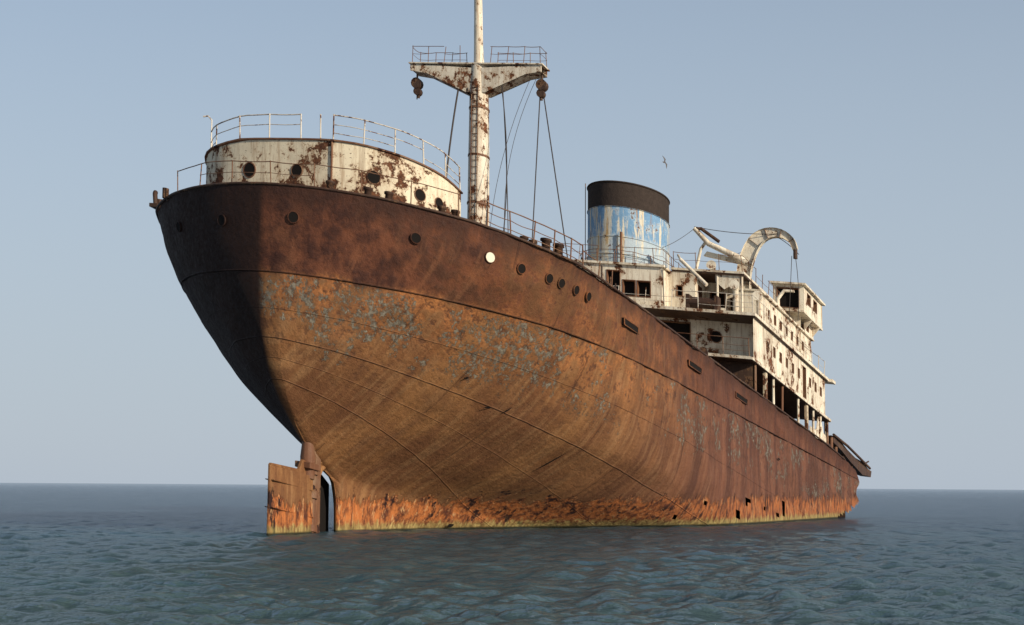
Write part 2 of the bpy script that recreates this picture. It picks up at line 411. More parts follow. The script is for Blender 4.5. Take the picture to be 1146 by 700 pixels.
for (u,z,w,h,a) in ((3.0,7.0,.25,.12,.2),(4.6,6.2,.3,.1,.4),(9.6,5.0,.16,.9,.35),(34,9.3,.5,.1,.0),(5.4,6.3,.12,.25,.2),(31.5,6.6,.12,.9,0),(9.4,1.75,.45,.18,.15),(17.5,3.1,.14,.7,.05)):
    p,n=hull_pt(u,z); tz=hull_pt(u,z+h/2)[0]-p; q=n*.07; nn=12
    vs=[]
    for k in range(nn):
        t=2*math.pi*k/nn; rr=.75+.5*random.random()
        vs.append(p+q+Vector((math.cos(t)*w/2*rr+a*math.sin(t)*.5*rr,0,0))+tz*(math.sin(t)*rr))
    b.add(vs,[tuple(range(nn))],M_BLACK)
b.make("portholes_and_freeing_ports")

# ---------------------------------------------------------------- rudder & stern frame
b=MB()
prof=[(-1.95,.05),(-1.6,.10),(-.6,.19),(.4,.21),(.95,.14)]
poly=[(p[0],p[1]) for p in prof]+[(p[0],-p[1]) for p in prof[::-1]]
b.prism(poly,-4.5,2.30,M_HULL)
b.slab([(-1.95,2.30),(.95,2.30),(.95,2.75),(.3,2.85),(.05,2.45),(-1.85,2.38)],'v',-.07,.07,M_HULL)
for z in (.75,1.75): b.box(-1.9,.95,-.205,.205,z,z+.035,M_HULL)
b.tube([(.75,0,2.2),(.75,0,3.0),(.72,0,3.6)],[.26,.3,.22],M_RUST,12)
b.box(.35,1.15,-.34,.34,2.55,2.78,M_RUST)
b.tube([(1.0,0,-4),(1.0,0,3.6)],.18,M_RUST,12)
b.box(1.1,1.45,-.16,.16,-4.5,3.3,M_RUST)
for z in (.25,1.5,2.4): b.tube([(1.0,0,z),(1.0,0,z+.25)],.27,M_RUST,12)
arc=[(1.45+ .78-.78*math.cos(a),0,2.15+.75*math.sin(a)) for a in np.linspace(0,math.pi,9)]
b.tube([(1.45,0,1)]+arc+[(3.05,0,1),(3.1,0,-4)],.11,M_HULL,10)
b.slab([(.9,-4),(3.4,-4),(3.4,2.3),(2.3,2.85),(1.0,2.4)],'v',-.7,-.6,M_BLACK)  # added black plate standing in for the shade inside the aperture
b.tube([(2.0,0,-1.2),(4.2,0,-1.2)],[.3,.5],M_DARK,12)
b.slab([(1.4,3.45),(1.4,2.85),(1.8,2.98),(2.3,3.05),(2.8,2.9),(3.1,2.5),(3.3,3.2),(2,3.8)],'v',-.12,.12,M_HULL)
b.make("rudder_and_sternpost",bevel=.02)

# ---------------------------------------------------------------- poop deckhouse
b=MB()
pl=[(4.6,-6.1),(3.4,-6.05),(2.2,-5.8),(1.2,-5.3),(.6,-4.6),(.25,-3.6),(.05,-2.2),(-.05,-.8),(-.1,.4),(-.1,1.3),(.1,2.2),(.45,3.0),(1.0,3.75),(1.7,4.3),(2.5,4.65),(3.3,4.75),(4.0,4.75)]
zb=12.0
def zt(p): return 14.95-.12*max(0,p[0])-.13*max(0,-p[1]-3)-.03*max(0,p[1]-1)
def subdiv(P):
    out=[]
    for i in range(len(P)-1):
        p0=P[max(0,i-1)];p1=P[i];p2=P[i+1];p3=P[min(len(P)-1,i+2)]
        for t in (0,.5):
            out.append(tuple(.5*(2*p1[k]+(p2[k]-p0[k])*t+(2*p0[k]-5*p1[k]+4*p2[k]-p3[k])*t*t+(3*p1[k]-p0[k]-3*p2[k]+p3[k])*t**3) for k in (0,1)))
    return out+[P[-1]]
port=subdiv(pl[:10]); star=subdiv(pl[9:])
for seg in (port,star):
    n=len(seg); vs=[(p[0],p[1],zb) for p in seg]+[(p[0],p[1],zt(p)) for p in seg]
    b.add(vs,[(i,i+1,n+i+1,n+i) for i in range(n-1)],M_CREAM,True)
full=port+star[1:]; n=len(full)
a0,a1=full[0],full[-1]
b.add([(a0[0],a0[1],zb),(a1[0],a1[1],zb),(a1[0],a1[1],zt(a1)),(a0[0],a0[1],zt(a0))],[(0,1,2,3)],M_CREAM)
ro=[(p[0]-.06,p[1]*1.012) for p in full]; ro[0]=(a0[0]+.06,ro[0][1]); ro[-1]=(a1[0]+.06,ro[-1][1])
vs=[(p[0],p[1],zt(p)) for p in ro]+[(p[0],p[1],zt(p)+.06) for p in ro]
b.add(vs,[(i,(i+1)%n,n+(i+1)%n,n+i) for i in range(n)]+[(i,(n-1-i),(n-2-i),i+1) for i in range(n//2)]+[(n+i,n+i+1,2*n-2-i,2*n-1-i) for i in range(n//2)],M_RUST)
b.tube([(-.13,1.3,zb),(-.13,1.3,zt((-.1,1.3)))],.045,M_RUST,6)
b.tube([(p[0]-.02,p[1]*1.004,zb+.62) for p in full],.018,M_RUST,5)
def on_house(x,z):
    for i in range(len(full)-1):
        if full[i][1]<=x<=full[i+1][1]:
            t=(x-full[i][1])/max(1e-6,full[i+1][1]-full[i][1])
            p=Vector((full[i][0],full[i][1],z)); q=Vector((full[i+1][0],full[i+1][1],z)); d=q-p
            nn=Vector((-d.y,d.x,0)).normalized()
            return p.lerp(q,t),nn
for (x,z,r) in ((-2.5,13.75,.28),(-.25,13.75,.24),(2.85,13.75,.24),(4.2,13.5,.22),(4.6,13.45,.2)):
    p,nn=on_house(x,z); b.port(p,nn,r)
b.box(4.7,5.6,-3.5,3.0,12.0,13.9,M_WHITE)
b.make("poop_deckhouse")

b=MB()
roof=[(p[0]+.1,p[1]*.98,zt(p)+.06) for p in full]
b.rail(roof[5:16],.98,(1.0,.6,.3),1.35,.026,skip=((1,.3),(3,.3),(4,.3),(2,.3)))
b.rail(roof[18:],.98,(1.0,.62,.3),1.2,.026,skip=((2,.3),(3,.62)))
b.tube([(1.2,-5.1,zt((1,-5))),(1.2,-5.1,zt((1,-5))+1.5),(1.15,-5.25,zt((1,-5))+1.65),(1.1,-5.45,zt((1,-5))+1.6)],.03,M_RAIL,6)
b.tube([(-.05,.75,14.9),(0,.7,16.0)],.03,M_RAIL,6)
def edge(u,sg,inset=.22): return (u+.12 if abs(hv(u,12.3))<3 else u, sg*max(0,(hv(u,12.3)-inset)), deckz(u))
pth=[edge(u,-1) for u in (-.9,-1.3,-1.9,-2.25)]+[(-2.25,0,12.45)]+[edge(u,1) for u in (-2.25,-1.9,-1.3,-.6,.2)]
b.rail(pth,.95,(1.0,.55),1.7,.02,m=M_RUST,skip=((0,.55),(4,.55),(6,.55),(7,1.0),(5,.55)))
pth=[edge(u,1) for u in (1.0,1.8,2.6,3.4,4.2,5.0,5.8)]
b.rail(pth,.98,(1.0,.65,.3),1.1,.026,m=M_RUST,jit=.07)
pth=[edge(u,1) for u in (5.8,6.6,7.6,8.8)]
b.rail(pth,.8,(1.0,),1.5,.022,m=M_RUST,skip=((1,1.0),),jit=.1)
b.make("stern_railings")

b=MB()
def bollard(u,v,z,h=.5,r=.16):
    b.tube([(u,v,z),(u,v,z+h),(u,v,z+h+.02),(u,v,z+h+.1)],[r,r,r*1.35,r*1.3],M_DARK,12)
for (u,dv) in ((-1.55,.5),(-1.2,.5),(.0,.6),(.35,.6),(2.9,.7),(3.3,.7),(-2.0,.7)):
    bollard(u,hv(u,12.3)-dv,deckz(u)-.05,.34,.13)
for (u) in (3.7,4.4): bollard(u,hv(u,12.3)-.5,deckz(u)-.05,.55,.17)
for (u,v) in ((6.3,6.6),(7.3,6.8),(6.5,6.0)):
    b.tube([(u,v,12),(u,v,12.8),(u,v,12.82),(u,v,13.0)],[.14,.14,.28,.2],M_RUST,12)
b.box(.8,1.6,-7.75,-7.35,12.3,12.45,M_DARK)
b.tube([(.9,-7.5,12.4),(.9,-7.55,12.85),(1.0,-7.6,12.95)],.10,M_DARK,8)
b.tube([(1.4,-7.55,12.4),(1.4,-7.6,12.75)],.13,M_DARK,8)
b.tube([(1.15,-7.5,12.4),(1.15,-7.5,12.7)],.1,M_DARK,8)
b.tube([(-.5,-6.0,12.3),(-.5,-6.0,12.7)],.13,M_DARK,8)
b.make("bollards_and_vents")

# ---------------------------------------------------------------- mast
MU=16.0; MZ=-.28
b=MB()
b.tube([(MU,-.15,10.9),(MU,-.15,13),(MU,-.15,20),(MU-.02,-.15,23.0),(MU-.05,-.15,24.3+MZ)],[.62,.56,.50,.46,.40],M_MAST,20)
b.tube([(MU-.05,-.15,24.2+MZ),(MU-.1,-.17,25.0),(MU-.15,-.2,28),(MU-.25,-.25,33)],[.26,.22,.19,.12],M_WHITE,14)
V0=-.2
poly=[(-3.5,24.30),(-3.5,23.98),(-2.6,23.85),(-1.2,23.25),(-.5,22.95),(.5,22.95),(1.2,23.25),(2.6,23.85),(3.4,23.98),(3.4,24.30),(0,24.12)]
poly=[(a+V0,z+MZ) for a,z in poly]
b.slab(poly,'u',MU-.38,MU-.30,M_MAST); b.slab(poly,'u',MU+.30,MU+.38,M_MAST)
b.box(MU-.46,MU+.46,-3.55+V0,3.5+V0,24.3+MZ,24.36+MZ,M_MAST)
for sg in (-1,1):
    q=lambda du,vv,z:(MU+du,sg*vv+V0,z+MZ)
    b.add([q(-.38,3.4,23.98),q(.38,3.4,23.98),q(.38,2.6,23.85),q(-.38,2.6,23.85),q(.38,1.2,23.25),q(-.38,1.2,23.25),q(.38,.5,22.95),q(-.38,.5,22.95)],[(0,1,2,3),(3,2,4,5),(5,4,6,7)],M_MAST)
    b.tube([q(0,3.3,23.95),q(0,3.3,23.6)],.05,M_DARK,6)
    b.tube([q(-.16,3.3,23.45),q(.16,3.3,23.45)],.27,M_DARK,12)
    b.tube([q(-.13,3.25,23.05),q(.13,3.25,23.05)],.2,M_DARK,10)
    b.tube([q(-.05,3.2,23.1),q(.05,3.25,22.75)],.08,M_DARK,8)
    b.rail([q(-.4,.8,24.36),q(-.4,3.4,24.36),q(.4,3.4,24.36),q(.4,.8,24.36)],.8,(1.0,.55),.9,.016,m=M_RUST,jit=.1,skip=((1,.55),(0,1.0)) if sg<0 else ((2,.55),))
for z in (13.5,15.2,17.3,19.6,21.9):
    b.tube([(MU,-.15,z),(MU,-.15,z+.1)],.60-(z-13)*.011,M_RUST,16)
for s_ in (-.17,.17): b.tube([(MU-.62,s_-.15,12),(MU-.5,s_-.15,23)],.022,M_RUST,5)
for i in range(34): b.tube([(MU-.615+i*.0035,-.32,12.3+i*.32),(MU-.615+i*.0035,.02,12.3+i*.32)],.016,M_RUST,5)
b.make("mast_and_crosstree")

b=MB()
def wire(p,q,sag=.0,r=.018,n=14,push=(0,0)):
    P=Vector(p);Q=Vector(q); pts=[]
    for i in range(n+1):
        t=i/n; x=P.lerp(Q,t); s_=4*t*(1-t); pts.append(x+Vector((push[0]*s_,push[1]*s_,-sag*s_)))
    b.tube(pts,r,M_WIRE,5,caps=False)
wire((MU-.3,-1.1,23.0),(MU-1.5,-1.4,12),r=.045,push=(0,-.25))
wire((MU-.3,1.15,23.0),(MU-1.0,1.0,12),r=.028,push=(0,.5))
wire((MU-.3,1.2,23.0),(MU-1.0,1.9,12),r=.022,push=(0,.1))
wire((MU,3.1,23.2),(MU+2.0,4.2,11.9),r=.03)
wire((MU,3.0,22.8),(MU-.6,2.7,11.9),r=.028)
wire((MU,2.8,23.5),(MU-1.4,2.0,14.4),r=.012,push=(0,-.7))
wire((MU,2.5,23.5),(MU-1.8,1.2,14.0),r=.012,push=(0,-.5))
wire((MU,-3.5,23.0),(MU,-3.5,22.4),r=.03)
b.make("mast_wire_ropes")

b=MB()
for (u,v,h,r) in ((9.2,7.6,1.3,.16),(20,5,2.0,.25),(23,-4,2.2,.25),(27,7.6,2.1,.14)):
    b.tube([(u,v,11),(u,v,11+h),(u-.05,v,11+h+.25),(u-.4,v,11+h+.3)],[r,r,r*1.2,r*1.6],M_DARK,10)
b.box(17,18.2,4.5,6.5,10.96,12.4,M_RUST)
for u in (8.6,9.6,10.2): b.tube([(u,8.9,11.9),(u+.03,8.9,13.0-(u-8.6)*.2)],.035,M_DARK,6)
b.make("deck_fittings")

# ---------------------------------------------------------------- superstructure
BD=16.45; AD=13.95
b=MB()
b.box(30.6,47.6,-9.25,9.25,BD-.16,BD,M_WHITE)
b.box(30.6,47.6,-9.2,9.2,BD-.19,BD-.161,M_DARK)
b.box(29.8,47.9,-9.3,9.3,AD-.15,AD,M_WHITE)
b.box(29.8,47.9,-9.25,9.25,AD-.18,AD-.151,M_DARK)
b.wall('v',6.6,-1,30.5,50,10.95,AD-.18,[(33,33.9,11.2,13.2),(37,37.9,11.2,13.2),(42,43,11.2,13.2)],M_DARK)
b.wall('u',30.9,1,-9.0,9.0,10.95,AD-.18,[(5.0,5.9,11.1,13.1),(-5.9,-5,11.1,13.1),(1,1.9,11.1,13.1)],M_DARK)
b.box(48,50,-6.6,6.6,10.96,13.0,M_DARK)
b.wall('u',32.6,1,-9.0,9.05,AD,BD-.19,[(3.1,5.0,AD+.15,AD+2.1),(-5,-4.1,AD+.15,AD+2.0),(1.0,2.2,AD+.6,AD+1.9),(-2.6,-2.0,AD+1.1,AD+1.7)],M_WHITE)
for v in (6.5,): b.port((32.6,v,AD+1.45),(-1,0,0),.3)
hol=[]
for i in range(10):
    u=33.6+i*1.38
    if i in (6,): hol.append((u-.2,u+.5,AD+.2,AD+2.0))
    else: hol.append((u,u+.36,AD+1.15+random.uniform(-.02,.02),AD+1.62))
b.wall('v',9.05,-1,30.9,47.4,AD,BD-.19,hol,M_WHITE)
b.wall('v',-9.05,1,30.9,47.4,AD,BD-.19,hol,M_WHITE)
b.wall('u',47.4,-1,-9.05,9.05,AD,BD-.19,[],M_WHITE)
for i in range(10):
    u=31+i*1.85
    for sg in (-1,1):
        if i in (1,6): b.box(u,u+.35,sg*9.1-.08,sg*9.1+.08,11.9,AD-.18,M_CREAM)
        elif i in (4,): continue
        else: b.tube([(u,sg*9.1,11.9),(u+(.1 if i==3 else 0),sg*9.1,AD-.18)],.08,M_WHITE if i%3 else M_RUST,8)
b.slab([(43.5,11.9),(47.8,11.9),(47.8,12.8),(46.9,12.9),(46.2,13.7),(45.6,13.7),(45.2,12.9),(44.4,12.6),(43.5,12.75)],'v',8.98,9.04,M_WHITE)
h1=[(-3.0,-2.5,BD+1.1,BD+1.8),(.35,1.1,BD+.65,BD+2.1),(1.3,2.0,BD+.75,BD+1.6),(2.15,2.9,BD+.75,BD+1.6),(-1.4,-.5,BD+.65,BD+1.6)]
b.wall('u',32.0,1,-3.6,3.6,BD,18.9,h1,M_WHITE)
b.wall('v',3.6,-1,32.0,43,BD,18.9,[(34,34.7,BD+.2,BD+1.95),(37,37.5,BD+1.1,BD+1.7)],M_WHITE)
b.wall('v',-3.6,1,32.0,43,BD,18.9,[],M_WHITE)
b.box(31.85,43,-3.75,3.75,18.9,19.02,M_WHITE)
for sg in (-1,1):
    a,c=sorted((sg*3.76,sg*8.0))
    b.box(33.0,44,a,c,19.08,19.2,M_WHITE)
    b.box(33.05,44,a+.03,c-.03,19.0,19.079,M_DARK)
    a2,c2=sorted((sg*3.61,sg*5.15))
    b.wall('u',33.1,1,a2,c2,BD,19.0,[tuple(sorted((sg*4.1,sg*4.4)))+(BD+1.2,BD+1.75)],M_WHITE)
    b.wall('v',sg*5.15,-sg,33.1,35.2,BD,19.0,[(33.6,34.3,BD+.1,BD+1.95)],M_WHITE)
    h=[sorted((sg*5.4,sg*6.2))+[BD+.1,BD+2.0], sorted((sg*6.6,sg*7.3))+[BD+.8,BD+1.7]]
    b.wall('u',35.2,1,*sorted((sg*5.15,sg*7.8)),BD,19.0,[tuple(x) for x in h],M_WHITE)
    for (u,v) in ((33.2,6.4),(33.2,7.8)):
        b.tube([(u,sg*v,BD),(u,sg*v,19.0)],.07,M_WHITE,8)
    b.slab([(sg*6.3,19.0),(sg*7.7,19.0),(sg*7.7,18.3),(sg*7.2,18.45),(sg*6.8,18.2),(sg*6.3,18.6)],'u',33.18,33.21,M_WHITE)
    b.slab([(sg*5.16,BD),(sg*6.9,BD),(sg*6.85,BD+.7),(sg*6.0,BD+.75),(sg*5.7,BD+.5),(sg*5.16,BD+.85)],'u',33.18,33.21,M_WHITE)
    hs=[(36+i*1.3,36.36+i*1.3,BD+.95,BD+1.42) for i in range(7)]
    b.wall('v',sg*8.5,-sg,34.2,46.2,BD,18.45,hs,M_WHITE)
    b.wall('u',34.2,1,*sorted((sg*7.3,sg*8.5)),BD,18.45,[],M_WHITE)
    a,c=sorted((sg*7.3,sg*8.65)); b.box(34.1,46.4,a,c,18.45,18.55,M_WHITE)
    a,c=sorted((sg*7.2,sg*9.1))
    b.box(42.0,46.8,a,c,19.25,19.37,M_WHITE)
    b.wall('v',sg*9.05,-sg,42.1,46.7,19.37,20.85,[(43.0,43.8,20.0,20.6),(44.6,45.4,20.0,20.6)],M_WHITE)
    b.wall('u',42.1,1,a,c,19.37,20.85,[(a+.25,c-.35,19.5,20.65)],M_WHITE)
    b.wall('u',46.7,-1,a,c,19.37,20.85,[],M_WHITE)
    b.box(41.8,47.0,min(a,c)-.1,max(a,c)+.15,20.85,20.96,M_WHITE)
    b.wall('v',sg*8.6,-sg,44.2,46.4,18.55,19.25,[(44.6,45.1,18.75,19.1)],M_WHITE)
    b.wall('u',43.2,1,*sorted((sg*7.4,sg*8.6)),16.5,19.25,[(min(sg*7.6,sg*8.3),max(sg*7.6,sg*8.3),17,18.6)],M_WHITE)
    b.slab([(sg*8.6,18.6),(sg*9.1,19.25),(sg*8.6,19.25)],'u',44.0,44.1,M_WHITE)
    b.slab([(sg*8.6,18.6),(sg*9.1,19.25),(sg*8.6,19.25)],'u',46.0,46.1,M_WHITE)
b.wall('u',41.5,1,-7.1,7.1,BD,19.7,[(-5+i*1.6,-4+i*1.6,18.5,19.3) for i in range(7)],M_WHITE)
b.box(41.3,46.6,-7.15,7.15,19.7,19.8,M_WHITE)
b.wall('v',7.1,-1,41.5,46.5,BD,19.7,[],M_WHITE); b.wall('v',-7.1,1,41.5,46.5,BD,19.7,[],M_WHITE); b.wall('u',46.5,-1,-7.1,7.1,BD,19.7,[],M_WHITE)
b.box(47.61,48.4,8.2,9.5,BD-.2,BD-.02,M_WHITE)
b.tube([(47.7,9.0,11.8),(47.7,9.0,AD-.2)],.11,M_WHITE,8)
b.make("superstructure")

b=MB()
b.rail([(30.7,-9.1,BD),(30.7,9.1,BD)],.95,(1.0,.6,.3),1.5,.02,m=M_RAIL,skip=((1,.3),(4,.6),(9,.3),(7,1.0),(10,.6),(8,1.0)),jit=.08)
b.rail([(30.7,9.1,BD),(34,9.1,BD)],.95,(1.0,.6),1.3,.02,m=M_RAIL)
b.rail([(36,9.1,BD),(47,9.1,BD)],.95,(1.0,.5),1.6,.018,m=M_RAIL,skip=((2,1.0),(3,.5),(5,1.0),(5,.5)),jit=.08)
b.rail([(29.9,2,AD),(29.9,9.1,AD)],.95,(1.0,.6,.3),1.5,.02,m=M_RUST,skip=((1,.3),(2,.6),(0,1.0)),jit=.08)
b.rail([(32,-3.6,19.03),(32,3.6,19.03),(36,3.6,19.03)],.9,(1.0,.55),1.1,.018,m=M_RUST,skip=((3,1.0),(5,.55)),jit=.07)
b.rail([(33.1,3.9,19.2),(33.1,7.9,19.2),(41,7.9,19.2)],.9,(1.0,.55),1.3,.018,m=M_RUST,skip=((1,1.0),(4,.55),(6,1.0),(5,1.0)),jit=.08)
b.make("superstructure_railings")

# ---------------------------------------------------------------- funnel
b=MB(); FU=36.5
NN=56
def fring(z,k=1.0): return [(FU+2.75*k*math.cos(2*math.pi*i/NN),2.35*k*math.sin(2*math.pi*i/NN),z) for i in range(NN)]
FT=24.2
Z=[19.0,19.8,20.4,21.2,22,22.5,22.75,22.8,23.6,FT]
vs=[];fs=[]
for z in Z: vs+=fring(z)
for j in range(len(Z)-1):
    for i in range(NN): fs.append((j*NN+i,j*NN+(i+1)%NN,(j+1)*NN+(i+1)%NN,(j+1)*NN+i))
b.add(vs,fs,M_FUN,True)
vs=fring(FT)+fring(FT,.95)+fring(22.5,.95)
b.add(vs,[(i,(i+1)%NN,NN+(i+1)%NN,NN+i) for i in range(NN)]+[(NN+i,NN+(i+1)%NN,2*NN+(i+1)%NN,2*NN+i) for i in range(NN)],M_DARK)
b.add(fring(22.6,.95),[tuple(range(NN))],M_BLACK)
for z,r in ((FT-.03,.05),(22.74,.035),(21.0,.03),(20.0,.05)):
    rr=fring(z,1.006); b.tube(rr+[rr[0]],r,M_FUN,6,caps=False)
for s_ in (-.2,.2): b.tube([(FU-2.0,-1.75+s_,19),(FU-2.0,-1.75+s_,FT)],.025,M_RUST,5)
b.tube([(FU-2.9,.6,19),(FU-2.9,.6,21.2)],.08,M_RUST,8)
rr=fring(19.1,1.18); b.rail([rr[(i+8)%NN] for i in range(0,46,3)],1.0,(1.0,.55),1.1,.02,m=M_RUST)
b.make("funnel")

# ---------------------------------------------------------------- boat davits and derrick arm
b=MB()
def davit(u,v0):
    cl=[(0,0),(.05,1.2),(.05,2.4),(.2,3.6),(.7,4.75),(1.4,5.3),(2.2,5.35),(2.8,5.0),(3.0,4.5)]
    wd=[.42,.40,.38,.40,.38,.30,.23,.18,.14]
    def cr(P,k):
        out=[]
        for i in range(len(P)-1):
            p0=P[max(0,i-1)];p1=P[i];p2=P[i+1];p3=P[min(len(P)-1,i+2)]
            for t in (0,1/3,2/3):
                out.append(tuple(.5*(2*p1[c]+(p2[c]-p0[c])*t+(2*p0[c]-5*p1[c]+4*p2[c]-p3[c])*t*t+(3*p1[c]-p0[c]-3*p2[c]+p3[c])*t**3) for c in range(k)))
        return out+[tuple(P[-1])]
    q=cr([(a,z,w) for (a,z),w in zip(cl,wd)],3)
    cl=[(a,z) for a,z,w in q]; wd=[w for a,z,w in q]
    L=[];R=[]
    for i,(a,z) in enumerate(cl):
        if i==0: t=Vector((cl[1][0]-a,cl[1][1]-z))
        elif i==len(cl)-1: t=Vector((a-cl[-2][0],z-cl[-2][1]))
        else: t=Vector((cl[i+1][0]-cl[i-1][0],cl[i+1][1]-cl[i-1][1]))
        t.normalize(); nn=Vector((-t.y,t.x))
        L.append((v0+a+nn.x*wd[i],BD+z+nn.y*wd[i])); R.append((v0+a-nn.x*wd[i],BD+z-nn.y*wd[i]))
    for i in range(len(cl)-1):
        b.slab([L[i],L[i+1],R[i+1],R[i]],'u',u-.04,u+.04,M_WHITE)
        for S in (L,R):
            b.add([(u-.16,*S[i]),(u+.16,*S[i]),(u+.16,*S[i+1]),(u-.16,*S[i+1])],[(0,1,2,3)],M_WHITE)
    for i in range(3,len(cl)-1,3):
        b.add([(u-.14,*L[i]),(u+.0,*L[i]),(u+.0,*R[i]),(u-.14,*R[i])],[(0,1,2,3)],M_RUST)
    b.tube([(u,v0+3.0,BD+4.5),(u,v0+3.0,BD+4.0)],.12,M_DARK,8)
davit(34.4,7.5)
b.tube([(33.5,5.0,21.6),(33.6,5.8,20.8),(33.7,7.2,20.25)],[.13,.16,.19],M_WHITE,8)
b.tube([(33.5,5.0,21.6),(33.5,5.4,21.6),(33.6,6.4,20.95)],[.08,.1,.1],M_DARK,8)
b.tube([(33.7,5.0,19.2),(33.7,5.3,20.5),(33.6,5.7,21.0)],.09,M_WHITE,8)
b.tube([(33.7,7.2,20.25),(33.9,7.8,20.0)],.2,M_WHITE,8)
b.slab([(5.6,20.45),(7.5,20.1),(7.5,19.85),(5.4,20.2)],'u',33.9,34.1,M_WHITE)
b.tube([(31.6,4.8,19.3),(31.2,6.4,17.9)],.11,M_WHITE,10)
b.tube([(33,4.2,19.9),(31.6,4.8,19.3)],.07,M_WHITE,8)
b.tube([(40.5,7.9,18.5),(40.5,7.9,19.6),(40.5,8.3,20.1),(40.5,8.9,20.1)],[.12,.12,.1,.08],M_WHITE,8)
for (u,v,z,h) in ((31.6,7.9,BD,1.3),(33.4,8.7,BD,1.2),(37,5,19.2,.9)):
    b.tube([(u,v,z),(u,v,z+h),(u-.08,v,z+h+.22),(u-.35,v,z+h+.3)],[.16,.16,.2,.3],M_WHITE,12)
b.tube([(31.5,5.4,BD+.5),(31.5,6.8,BD+.5)],.32,M_DARK,12)
b.box(31.2,31.8,5.2,5.4,BD,BD+.9,M_DARK); b.box(31.2,31.8,6.8,7.0,BD,BD+.9,M_DARK)
b.make("boat_davits")
b=MB()
wire((33.5,5.0,21.7),(34.4,9.7,21.8),.15,.02)
wire((34.4,8.5,21.8),(34.4,10.7,20.7),-.3,.02)
wire((34.4,10.5,20.6),(34.4,10.6,17.0),0,.018,push=(0,.1))
wire((34.4,10.3,20.6),(34.4,10.1,16.9),0,.018)
wire((33.7,7.2,20.3),(37,7.9,22.0),.1,.014)
wire((36.0,9.1,17.4),(46,9.1,17.4),.2,.014)
wire((32,3.6,20.0),(33.5,5.0,21.6),.1,.014)
b.make("davit_falls")

# ---------------------------------------------------------------- wreckage at the break
b=MB()
tp=[(49.6,13.2),(51.5,13.25),(53.5,13.0),(56,12.85),(58.4,12.95),(60.2,12.75),(61.3,12.75)]
bt=[(61.0,12.3),(59.6,12.2),(58.3,12.05),(56.5,12.2),(54.5,12.35),(52,12.65),(49.6,12.8)]
b.slab(tp+bt,'v',8.35,9.05,M_DARK)
b.tube([(49.4,9.1,13.25),(53,9.2,13.15),(57,9.2,12.95),(60.5,9.1,12.85)],.09,M_DARK,6)
b.tube([(53,8.8,12.5),(55.3,9.0,11.6)],.1,M_DARK,6)
b.tube([(55.8,8.8,12.3),(55.2,9.0,11.5),(54.8,9.0,11.2)],.09,M_DARK,6)
b.tube([(58.4,9.1,12.8),(59.6,9.2,13.2)],.05,M_DARK,6)
b.tube([(50.8,8.9,11.9),(50.8,8.9,12.7)],.12,M_RUST,6)
b.tube([(49.5,8.9,11.9),(49.6,8.9,13.2)],.12,M_RUST,6)
b.box(49.0,50.0,8.0,8.9,11.6,12.6,M_DARK)
b.make("collapsed_plating")

# ---------------------------------------------------------------- seagull
def gull():
    b=MB()
    mg=G("gull_feathers"); mg=mg.fin((0.10,0.09,0.085),.8)
    b.tube([(-.28,0,0),(-.2,0,.01),(-.05,0,0),(.12,0,.01),(.2,0,.03),(.26,0,.03),(.32,0,.02)],[.01,.05,.085,.07,.045,.04,.008],mg,10)
    for sg in (-1,1):
        p=[(.12,0,.03),(.2,sg*.25,.16),(.12,sg*.5,.10),(-.02,sg*.72,.02),(-.02,sg*.5,.07),(-.03,sg*.25,.12),(-.08,0,.02)]
        b.add(p,[(0,1,5,6),(1,2,4,5),(2,3,4)],mg)
        b.add([(x,y,z-.02) for x,y,z in p],[(6,5,1,0),(5,4,2,1),(4,3,2)],mg)
    b.add([(-.22,-.03,0),(-.4,-.08,0),(-.4,.08,0),(-.22,.03,0)],[(0,1,2,3)],mg)
    o=b.make("seagull",parent=None,ship=False)
    o.location=(7.65,80,18.2); o.rotation_euler=(math.radians(75),math.radians(-8),math.radians(60)); o.scale=(.5,.5,.5)
gull()

